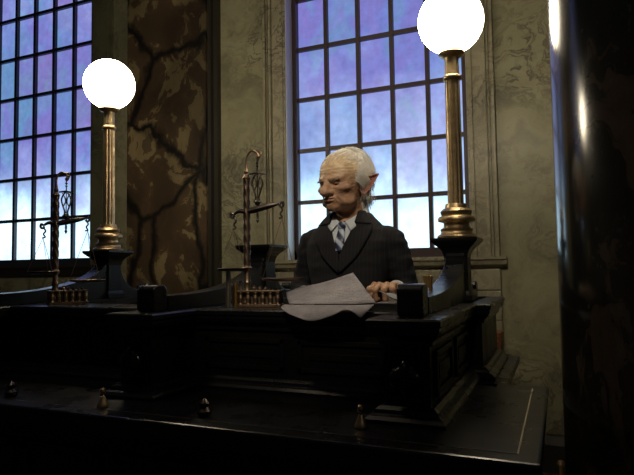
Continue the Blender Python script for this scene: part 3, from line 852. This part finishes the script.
# hair: thick white cap on back and sides plus loose strands
HAIR = mat('white hair', (.72,.68,.58), .55, spec=.35); n = NT(HAIR)
n.l(n.ramp(n.noise(n.obj((60,60,6)), 4, 4).outputs['Fac'], [(.3,(.74,.70,.62)), (.7,(.95,.93,.88))]), n.b.inputs['Base Color'])
NA_, NE_ = 181, 121
_az = np.linspace(-PI, PI, NA_); _el = np.linspace(-PI/2, PI/2, NE_)
_A, _E = np.meshgrid(_az, _el, indexing='ij')
_D = np.stack([np.sin(_A)*np.cos(_E), -np.cos(_A)*np.cos(_E), np.sin(_E)], -1); _c = np.array([0,-.01,-.01])
_lo = np.full(_A.shape, .03); _hi = np.full(_A.shape, .2)
for _ in range(20):
    _m = (_lo+_hi)/2; _ins = head_sdf(_c+_D*_m[...,None]) < 0; _lo = np.where(_ins, _m, _lo); _hi = np.where(_ins, _hi, _m)
def surf(dirv):
    d = Vector(dirv).normalized(); az = math.atan2(d.x, -d.y); el = math.asin(max(-1, min(1, d.z)))
    i = (az+PI)/(2*PI)*(NA_-1); j = (el+PI/2)/PI*(NE_-1)
    i0 = min(int(i), NA_-2); j0 = min(int(j), NE_-2); fi, fj = i-i0, j-j0
    r = (_lo[i0,j0]*(1-fi)+_lo[i0+1,j0]*fi)*(1-fj)+(_lo[i0,j0+1]*(1-fi)+_lo[i0+1,j0+1]*fi)*fj
    return Vector(_c)+d*float(r), d
def hairy(az, el):
    """az: 0=face, pi=back; el: elevation"""
    a = abs(az)
    if a < 1.30: return False
    if el > 1.25: return False
    front = 1.30+max(0, el-.1)*.62
    return a > front and el > -.75
bm = new()
rnd = random.Random(5)
# cap shell
na, ne = 60, 26; grid = {}
for i in range(na+1):
    az = 1.38 + (2*PI-2.76)*i/na; azs = az if az <= PI else az-2*PI
    elmax = 1.30 if True else 0
    ed = min(1, min(i, na-i)/13)
    for j in range(ne+1):
        a = abs(azs)
        top = min(1.38, .55+(a-1.38)*1.25)
        lowb = -.85+.95*max(0, min(1, (2.05-a)/.35))
        el = lowb+(top-lowb)*j/ne
        p, d = surf((math.sin(azs)*math.cos(el), -math.cos(azs)*math.cos(el), math.sin(el)))
        e2 = min(1, (ne-j)/7)
        nearear = max(0, 1-((a-1.62)/.38)**2)*max(0, 1-((el+.15)/.50)**2)
        th = .0015+.012*(1-nearear)*(ed*e2)**.6*(.65+.5*noise.noise(Vector((azs*9, el*2, 0)))) + (.006*max(0,-el) if a > 2 else 0)
        grid[i,j] = bm.verts.new(p+d*th)
for i in range(na):
    for j in range(ne): bm.faces.new((grid[i,j], grid[i+1,j], grid[i+1,j+1], grid[i,j+1]))
for k in range(3000):
    az = rnd.uniform(1.22, 2*PI-1.22); azs = az if az <= PI else az-2*PI
    a = abs(azs); top = min(1.42, .60+(a-1.32)*1.3); el = rnd.uniform(-.55, top)
    if a < 2.05 and el < .12: continue
    sgn = 1 if azs > 0 else -1
    pts = []; a_, e_ = a, el; lift = rnd.uniform(.003,.011)*min(1,(a-1.1)*2); stray = rnd.random() < .12
    for q in range(7):
        p, d = surf((sgn*math.sin(a_)*math.cos(e_), -math.cos(a_)*math.cos(e_), math.sin(e_)))
        pts.append(p+d*(lift+(.0035*q if stray else .0012*q)))
        step = .14
        dirb = 1.0 if a_ < 2.7 else .1
        a_ = min(PI+.1, a_+step*.8*dirb*max(.2,(e_+.6))); e_ -= step*(.75 if a_ > 1.9 else .45)
        if e_ < -.85: break
    if len(pts) > 2:
        if pts[-1].z < -.03 and rnd.random() < .6:
            pts.append(pts[-1]+Vector((rnd.uniform(-.006,.006), .008, -.030))); pts.append(pts[-1]+Vector((rnd.uniform(-.008,.008), .006, -.030)))
        tube(bm, pts, [.0008]*(len(pts)-1)+[.0003], 3)
# thin wisps over the bare crown and a few above the forehead
for k in range(260):
    a0 = rnd.uniform(-1.5,1.5); el = rnd.uniform(.7,1.3)
    pts = []
    for q in range(6):
        p, d = surf((math.sin(a0)*math.cos(el)*1.0, -math.cos(a0)*math.cos(el)+q*.16, math.sin(el)))
        pts.append(p+d*(.0012+.0006*q))
    tube(bm, pts, .0006, 3)
bmesh.ops.transform(bm, matrix=Mhead, verts=bm.verts)
obj('hair', bm, HAIR, person, smooth=True, ang=180)
BROW = mat('grey brow hair', (.30,.24,.17), .7)
for s in (-1, 1):
    bm = new()
    for k in range(60):
        u = rnd.random(); x = s*(.012+.046*u); p, d = surf((x, -.112+.02*u, .021+rnd.uniform(-.003,.004)))
        tube(bm, [p, p+Vector((s*.003,-.004,.003)), p+Vector((s*.010,-.005,.001+rnd.uniform(-.003,.003)))], [.0010,.0009,.0004], 4)
    bmesh.ops.transform(bm, matrix=Mhead, verts=bm.verts)
    obj('eyebrow', bm, BROW, person, smooth=True)

# jacket
SUIT = mat('black pinstripe wool', (.022,.022,.026), .85, spec=.25); n = NT(SUIT)
sx = n.t.nodes.new('ShaderNodeSeparateXYZ'); n.l(n.obj(), sx.inputs[0])
m1 = n.t.nodes.new('ShaderNodeMath'); m1.operation = 'MULTIPLY'; n.l(sx.outputs['X'], m1.inputs[0]); m1.inputs[1].default_value = 62
m2 = n.t.nodes.new('ShaderNodeMath'); m2.operation = 'FRACT'; n.l(m1.outputs[0], m2.inputs[0])
st = n.ramp(m2.outputs[0], [(.44,(0,0,0)), (.5,(1,1,1)), (.56,(0,0,0))])
n.l(n.mix(st, (.009,.009,.011), (.026,.026,.031)), n.b.inputs['Base Color'])
n.b.inputs['Sheen Weight'].default_value = .0
n.bump(n.noise(n.obj(), 260, 3).outputs['Fac'], .3, .002)
jb = new(); add_torso(jb, .014)
for s in (1, -1):
    mid = ((SH[s][0]+EL[s][0])/2+.004*s, .035, 1.51)
    chain(jb, [(SH[s][0]-s*.07, .012, 1.650), (SH[s][0]-s*.0, .014, 1.628), mid, EL[s]], [.060,.070,.064,.060,.056])
    chain(jb, [EL[s], tuple((np.array(EL[s])+np.array(WRI[s]))/2+np.array([0,0,-.004])), tuple(np.array(WRI[s])+np.array([0,0,-.006]))], [.055,.048,.043,.040])
    b = bmesh.ops.create_uvsphere(jb, u_segments=20, v_segments=14, radius=.058)
    for v in b['verts']: v.co = Vector(EL[s])+v.co
    b = bmesh.ops.create_uvsphere(jb, u_segments=20, v_segments=14, radius=.070)
    for v in b['verts']: v.co = Vector((v.co.x*1.0, v.co.y, v.co.z*.85))+Vector((SH[s][0]-s*.008,.014,1.630))
jm = remeshed(jb, .007, 8)
for v in jm.vertices:        # cloth folds, mainly on sleeves and below the arms
    p = Vector(v.co); amt = .0035 + (.006 if abs(p.x) > .21 else 0)
    f = noise.noise(Vector((p.x*9, p.y*9, p.z*26))) + .5*noise.noise(Vector((p.x*24+5, p.y*20, p.z*40)))
    v.co = p + Vector(v.normal)*amt*f
# keep the neck open
bmj = new(); bmj.from_mesh(jm)
bvh_src = bmj.copy(); BV = BVHTree.FromBMesh(bvh_src)
kill = [f for f in bmj.faces if (f.calc_center_median()-Vector((0,-.012,1.80))).length < .097]
bmesh.ops.delete(bmj, geom=kill, context='FACES')
bmj.to_mesh(jm); bmj.free(); jm.shade_smooth()
jm.name = 'jacket'; jacket = link('jacket', jm, SUIT, person)

def front(x, z, off):
    hit = BV.ray_cast(Vector((x,-.6,z)), Vector((0,1,0)))
    if hit[0] is None: return Vector((x,-.03,z))
    return hit[0]+Vector((0,-off,0))
def drape(name, left, rightp, off, m, parent, rows=24, cols=8, thick=.003, bulge=0):
    """cloth strip between two edge polylines given as (x,z) lists, laid on the jacket front"""
    def samp(pl, t):
        q = smooth_pts([(a,0,b) for a, b in pl], 8); i = t*(len(q)-1); k = min(int(i), len(q)-2); p = q[k].lerp(q[k+1], i-k); return p.x, p.z
    bm = new(); G = []
    for r in range(rows+1):
        t = r/rows; a = samp(left, t); b = samp(rightp, t); row = []
        for c in range(cols+1):
            u = c/cols; x = a[0]+(b[0]-a[0])*u; z = a[1]+(b[1]-a[1])*u
            row.append(bm.verts.new(front(x, z, off+bulge*math.sin(PI*u))))
        G.append(row)
    for _ in range(2):
        pass
    for r in range(rows):
        for c in range(cols): bm.faces.new((G[r][c], G[r][c+1], G[r+1][c+1], G[r+1][c]))
    bmesh.ops.smooth_vert(bm, verts=[v for v in bm.verts if not v.is_boundary], factor=.5, use_axis_x=False, use_axis_y=True, use_axis_z=False)
    o = obj(name, bm, m, parent, smooth=True)
    s = o.modifiers.new('t', 'SOLIDIFY'); s.thickness = thick; s.offset = 0
    return o
SHIRT = mat('pale blue-white shirt cotton', (.50,.54,.58), .7)
TIE = mat('blue grey striped silk', (.1,.12,.2), .45); n = NT(TIE)
wv = n.n('ShaderNodeTexWave'); wv.bands_direction = 'DIAGONAL'; wv.inputs['Scale'].default_value = 11; wv.inputs['Distortion'].default_value = 1.5; wv.inputs['Detail'].default_value = 2; n.l(n.obj((1.2,0,1)), wv.inputs['Vector'])
n.l(n.ramp(wv.outputs['Color'], [(.3,(.02,.025,.06)), (.55,(.16,.20,.32)), (.8,(.40,.45,.55))]), n.b.inputs['Base Color'])
ZT = 1.700
drape('shirt_front', [(-.064,1.722),(-.048,1.67),(-.003,1.590)], [(.064,1.722),(.048,1.67),(.003,1.590)], .004, SHIRT, person)
drape('tie', [(-.015,1.712),(-.016,1.69),(-.021,1.64),(-.022,1.592)], [(.015,1.712),(.016,1.69),(.021,1.64),(.018,1.592)], .010, TIE, person, bulge=.006)
bm = new()
b = bmesh.ops.create_uvsphere(bm, u_segments=16, v_segments=12, radius=.019)
kp = front(0, 1.706, .017)
for v in b['verts']: v.co = Vector((v.co.x*(1.0+v.co.z*12), v.co.y*.6, v.co.z*1.05))+kp
obj('tie_knot', bm, TIE, person, smooth=True)
# lapels, notched
for s in (-1, 1):
    drape('lapel', [(s*.060,1.765),(s*.054,1.715),(s*.036,1.655),(s*.006,1.585),(-s*.004,1.50)],
                   [(s*.092,1.752),(s*.135,1.700),(s*.120,1.640),(s*.078,1.565),(s*.004,1.495)], .011, SUIT, person, thick=.006)
    drape('jacket_collar', [(s*.062,1.780),(s*.062,1.755),(s*.060,1.718)], [(s*.088,1.772),(s*.112,1.742),(s*.128,1.712)], .019, SUIT, person, rows=12, thick=.006)
# front closure edge and buttons
bm = new()
edge = [front(.004-.010*t, 1.50-.38*t, .004) for t in [k/12 for k in range(13)]]
tube(bm, edge, .0028, 6); obj('front_edge', bm, SUIT, person, smooth=True)
BTN = mat('black horn button', (.01,.01,.01), .3)
for z in (1.44, 1.34):
    bm = new(); lathe(bm, [(.009,0),(.010,.002),(.008,.004),(.005,.003)], 18)
    p = front(.012, z, .003)
    bmesh.ops.transform(bm, matrix=Matrix.Translation(p) @ Matrix.Rotation(PI/2, 4, 'X'), verts=bm.verts)
    obj('button', bm, BTN, person, smooth=True)
# shirt collar: standing band round the neck and two points
COLLAR = []
for s in (-1, 1):
    inner = [(0,.096,1.806),(s*.052,.080,1.806),(s*.076,.030,1.800),(s*.074,-.025,1.780),(s*.052,-.066,1.752),(s*.012,-.092,1.724)]
    outer = [(0,.106,1.782),(s*.060,.090,1.780),(s*.090,.030,1.772),(s*.092,-.040,1.748),(s*.074,-.090,1.712),(s*.046,-.118,1.682)]
    inner = smooth_pts(inner, 6); outer = smooth_pts(outer, 6)
    bm = new(); G = []
    for p, q in zip(inner, outer):
        row = []
        for u in (-.5, -.25, 0, .33, .66, 1):
            if u < 0: v_ = p + Vector((p.x*.10*u, 0, .05*u)) ; v_.y += .004 if p.y < 0 else -.004
            else:
                v_ = p.lerp(q, u); v_.z += .004*math.sin(PI*u)
                f_ = front(v_.x, v_.z, .013)
                if v_.y < -.06 and v_.z < 1.74: v_.y = min(v_.y, f_.y)
            row.append(bm.verts.new(v_))
        G.append(row)
    for A, B in zip(G, G[1:]):
        for k in range(5): bm.faces.new((A[k], A[k+1], B[k+1], B[k]))
    o = obj('shirt_collar', bm, SHIRT, person, smooth=True, ang=60)
    sm = o.modifiers.new('t','SOLIDIFY'); sm.thickness = .003
# cuffs
for s in (1, -1):
    w = Vector(WRI[s]); d = (w-Vector(EL[s])).normalized()
    bm = new(); tube(bm, [w-d*.02, w+d*.004], [.036,.034], 20, .9); obj('shirt_cuff', bm, SHIRT, person, smooth=True)
# trousers
tb = new()
for s in (1, -1):
    chain(tb, [(s*.09,.02,1.09),(s*.11,-.05,1.07),(s*.12,-.18,1.03),(s*.12,-.245,1.0)], [.105,.10,.085,.075])
    chain(tb, [(s*.12,-.245,1.0),(s*.12,-.20,.75),(s*.12,-.18,.52)], [.072,.062,.058])
frust = None
tm = remeshed(tb, .014, 4); tm.shade_smooth(); tm.name = 'trousers'; link('trousers', tm, SUIT, person)
for s in (1, -1):
    bm = new(); lathe(bm, [(.02,0),(.045,.004),(.048,.02),(.042,.05),(.036,.075)], 20)
    for v in bm.verts: v.co = Vector((v.co.x*.9, v.co.y*2.1-.05, v.co.z))
    bmesh.ops.translate(bm, verts=bm.verts, vec=(s*.12,-.16,.43)); obj('shoe', bm, BTN, person, smooth=True)
# high stool with foot ring
stool = thing('high_stool', 'dark wooden high stool under the seated figure behind the counter', 'stool', (FX, FY+.05, -.012))
bm = new(); lathe(bm, [(.02,.93),(.17,.94),(.19,.96),(.18,.985),(.02,.995)], 32); obj('seat', bm, M['wood2'], stool, smooth=True)
for k in range(4):
    a = PI/4+k*PI/2; bm = new(); tube(bm, [(.12*math.cos(a),.12*math.sin(a),.94),(.20*math.cos(a),.20*math.sin(a),0)], [.02,.016], 12); obj('leg', bm, M['wood2'], stool, smooth=True)
bm = new(); box(bm, -.19,.19,-.30,-.12,.40,.43); obj('footrest', bm, M['wood2'], stool)

# ------------------------------------------------------------------ papers, ledger, quill
PAPER = mat('handwritten parchment', (.42,.40,.40), .8); n = NT(PAPER)
v = n.n('ShaderNodeUVMap'); mp = n.n('ShaderNodeMapping'); n.l(v.outputs[0], mp.inputs[0]); mp.inputs['Scale'].default_value = (1,1,1)
sx = n.t.nodes.new('ShaderNodeSeparateXYZ'); n.l(mp.outputs[0], sx.inputs[0])
m1 = n.t.nodes.new('ShaderNodeMath'); m1.operation = 'MULTIPLY'; n.l(sx.outputs['Y'], m1.inputs[0]); m1.inputs[1].default_value = 22
m2 = n.t.nodes.new('ShaderNodeMath'); m2.operation = 'FRACT'; n.l(m1.outputs[0], m2.inputs[0])
ln = n.ramp(m2.outputs[0], [(.35,(0,0,0)), (.42,(1,1,1)), (.62,(1,1,1)), (.7,(0,0,0))])
mp2 = n.n('ShaderNodeMapping'); mp2.inputs['Scale'].default_value = (90,22,1); n.l(v.outputs[0], mp2.inputs[0])
wr = n.ramp(n.noise(mp2.outputs[0], 1.0, 3, .6).outputs['Fac'], [(.46,(0,0,0)), (.54,(.75,.75,.75))])
fk = n.mix(1.0, ln, wr, 'MULTIPLY')
bs = n.ramp(n.noise(n.obj(), 16, 5).outputs['Fac'], [(.3,(.20,.185,.20)), (.7,(.31,.29,.31))])
n.l(n.mix(fk, bs, (.05,.045,.055)), n.b.inputs['Base Color'])
def paper(name, rowsP, label, nsub=5):
    """rowsP: rows of world points; smoothed into a sheet"""
    R = [smooth_pts(r, nsub) for r in rowsP]
    cols = list(zip(*R)); C = [smooth_pts(list(c), nsub) for c in cols]
    bm = new(); uv = bm.loops.layers.uv.new('UVMap'); nu, nv = len(C), len(C[0])
    V = [[bm.verts.new(C[i][j]) for j in range(nv)] for i in range(nu)]
    for i in range(nu-1):
        for j in range(nv-1):
            f = bm.faces.new((V[i][j], V[i+1][j], V[i+1][j+1], V[i][j+1]))
            for lp, (a, b) in zip(f.loops, ((i,j),(i+1,j),(i+1,j+1),(i,j+1))): lp[uv].uv = (a/(nu-1), b/(nv-1))
    o = obj(name, bm, PAPER, smooth=True, ang=180)
    s = o.modifiers.new('t','SOLIDIFY'); s.thickness = .0007
    return tag(o, label, 'paper', 'papers on the desk')
Yf = YR-.012
paper('paper_sheet', [
    [at(286,291.5,2.26), at(300,287,2.27), at(318,283.5,2.28), at(334,279,2.28), at(353,272.5,2.27)],
    [at(287,297,2.18), at(302,294,2.18), at(320,291,2.20), at(340,287,2.21), at(364,287,2.20)],
    [at(289,303.5,2.08), at(308,304,2.08), at(330,304,2.08), at(350,304,2.08), at(376,302.5,2.10)]],
    'large written sheet propped up on the desk in front of the figure')
paper('paper_sheet', [
    [at(284,304.2,2.06), at(305,305,2.055), at(330,305,2.055), at(350,305,2.055), at(374,304.5,2.06)],
    [at(281,308,2.02), at(301,311,2.015), at(326,309.5,2.01), at(347,307.2,2.00), at(369,309.5,2.02)],
    [at(290,314.5,1.99), at(311,321,1.98), at(333,315,1.96), at(347,309.5,1.95), at(361,318,1.99)]],
    'curling written sheet hanging over the front edge of the desk')
# ledger under the hand
LED = mat('black leather', (.012,.011,.011), .5)
led = thing('ledger_book', 'closed black ledger under the papers beside the right end block', 'book', (at(391,305,2.12).x, 2.15, CT), 0)
bm = new(); box(bm, -.065,.065,-.06,.06,0,.004); box(bm, -.065,.065,-.06,.06,.024,.028); box(bm, -.067,-.061,-.06,.06,.0,.028); obj('cover', bm, LED, led, bevel=.001)
bm = new(); box(bm, -.06,.062,-.056,.056,.004,.024); obj('pages', bm, LED, led)
o = paper('paper_sheet', [[(led.location.x-.065,2.22,CT+.030),(led.location.x,2.23,CT+.031),(led.location.x+.05,2.235,CT+.031)],
    [(led.location.x-.06,2.16,CT+.0295),(led.location.x+.0,2.165,CT+.030),(led.location.x+.052,2.17,CT+.031)],
    [(led.location.x-.058,2.11,CT+.030),(led.location.x+.002,2.12,CT+.030),(led.location.x+.055,2.125,CT+.033)]], 'small pale sheet lying on the black ledger beside the hand')
# quill held in the hand
q = thing('quill_pen', 'white quill pen held between the fingers of the resting hand', 'pen', at(384,292,2.10), 0)
qo = q.location.copy()
a = at(379,291,2.115)-qo; b = at(401,299,2.09)-qo
bm = new(); tube(bm, [a, a.lerp(b,.5), b], [.001,.0015,.0008], 6); obj('shaft', bm, SHIRT, q)
bm = new()
dv = (b-a); sd = dv.cross(Vector((0,-1,.3))).normalized()
pr = None
for k in range(13):
    t = .35+.65*k/12; w = .010*math.sin(PI*min(1,(k+.5)/12.5))**.6
    c = a+dv*t; row = (bm.verts.new(c-sd*w), bm.verts.new(c), bm.verts.new(c+sd*w*.7))
    if pr: bm.faces.new((pr[0],pr[1],row[1],row[0])); bm.faces.new((pr[1],pr[2],row[2],row[1]))
    pr = row
o = obj('vane', bm, SHIRT, q); s_ = o.modifiers.new('t','SOLIDIFY'); s_.thickness = .0006

# ------------------------------------------------------------------ books behind the counter at the right, brass stand by the column
cab = thing('side_cabinet', 'small dark wooden cabinet behind the right end of the counter', 'cabinet', (at(492,345,4.25).x, 4.25, 0))
zb = at(497,356.5,4.25).z
bm = new(); box(bm, -.16,.10,-.14,.14,.0,zb-.03); obj('body', bm, M['wood2'], cab, bevel=.004)
bm = new(); box(bm, -.18,.12,-.16,.16,zb-.03,zb); obj('top', bm, M['wood'], cab, bevel=.004)
bm = new(); box(bm, -.14,.08,-.155,-.14,.1,zb-.06); obj('door', bm, M['wood2'], cab, bevel=.003)
REDB = mat('red brown leather', (.17,.055,.025), .45); PAGE = mat('cream pages', (.55,.48,.32), .8)
names = ['lowest','second','third','fourth','fifth','topmost']
zz = zb; proto = None
for k in range(5):
    t = thing('ledger_book', 'red-brown gilt-banded book, %s of the stack behind the counter' % names[k if k < 4 else 5], 'book', (cab.location.x+.0, 4.22, zz), math.radians(random.uniform(-3,3)), 'stacked red-brown books')
    h = .036
    if proto is None:
        bm = new(); box(bm, -.08,.075,-.10,.10,0,.004); box(bm, -.08,.075,-.10,.10,h-.004,h); box(bm,.071,.077,-.10,.10,0,h); box(bm,-.0,.076,-.103,-.098,0,h); obj('cover', bm, REDB, t, bevel=.001)
        bm = new(); box(bm, -.078,.070,-.097,.097,.004,h-.004); obj('pages', bm, PAGE, t)
        bm = new()
        for x in (.012,.032,.052): box(bm, x, x+.007, -.1045,-.1025,.004,h-.004)
        obj('gilt_band', bm, M['gold'], t); proto = t
    else:
        for ch in proto.children:
            c = ch.copy(); COL.objects.link(c); c.parent = t
    zz += h
p = at(561,463,3.9)
st_ = thing('brass_post', 'low brass post with a ball top on the floor between counter and column', 'post', (at(560,440,4.35).x, 4.35, 0))
bm = new(); lathe(bm, [(.07,0),(.07,.012),(.03,.03),(.015,.05)], 28); obj('foot', bm, M['brass'], st_, smooth=True)
bm = new(); lathe(bm, [(.012,.045),(.012,.12)], 16); lathe(bm, [(.004,.115),(.02,.122),(.027,.14),(.02,.158),(.004,.165)], 20); obj('knob', bm, M['brass'], st_, smooth=True)

# ------------------------------------------------------------------ light
def area(name, loc, target, size, power, col):
    ld = bpy.data.lights.new(name, 'AREA'); ld.size = size; ld.energy = power; ld.color = col; ld.shape = 'DISK'
    o = bpy.data.objects.new(name, ld); COL.objects.link(o); o.location = loc
    o.rotation_euler = (Vector(target)-Vector(loc)).to_track_quat('-Z','Y').to_euler(); return o
area('hall_light', (-2.2, 1.6, 4.8), (-1.0, 3.2, 1.9), .6, 12, (1,.82,.58))
area('hall_light', (2.6, -1.2, 4.0), (.4, 2.5, 2.4), .35, 3, (1,.86,.62))
def spot(name, loc, target, power, col, ang, r=.12, blend=.5):
    ld = bpy.data.lights.new(name, 'SPOT'); ld.energy = power; ld.color = col; ld.spot_size = math.radians(ang); ld.spot_blend = blend; ld.shadow_soft_size = r
    o = bpy.data.objects.new(name, ld); COL.objects.link(o); o.location = loc
    o.rotation_euler = (Vector(target)-Vector(loc)).to_track_quat('-Z','Y').to_euler(); return o
spot('hall_spotlight', (-.1, -.7, 4.3), (-.98, 2.36, 1.76), 330, (1,.86,.66), 20, .25)
w = bpy.data.worlds.new('world'); scene.world = w; w.use_nodes = True
w.node_tree.nodes['Background'].inputs[0].default_value = (.55,.6,.8,1); w.node_tree.nodes['Background'].inputs[1].default_value = .012
scene.view_settings.view_transform = 'Standard'; scene.view_settings.look = 'None'
scene.view_settings.exposure = 0; scene.view_settings.gamma = 1
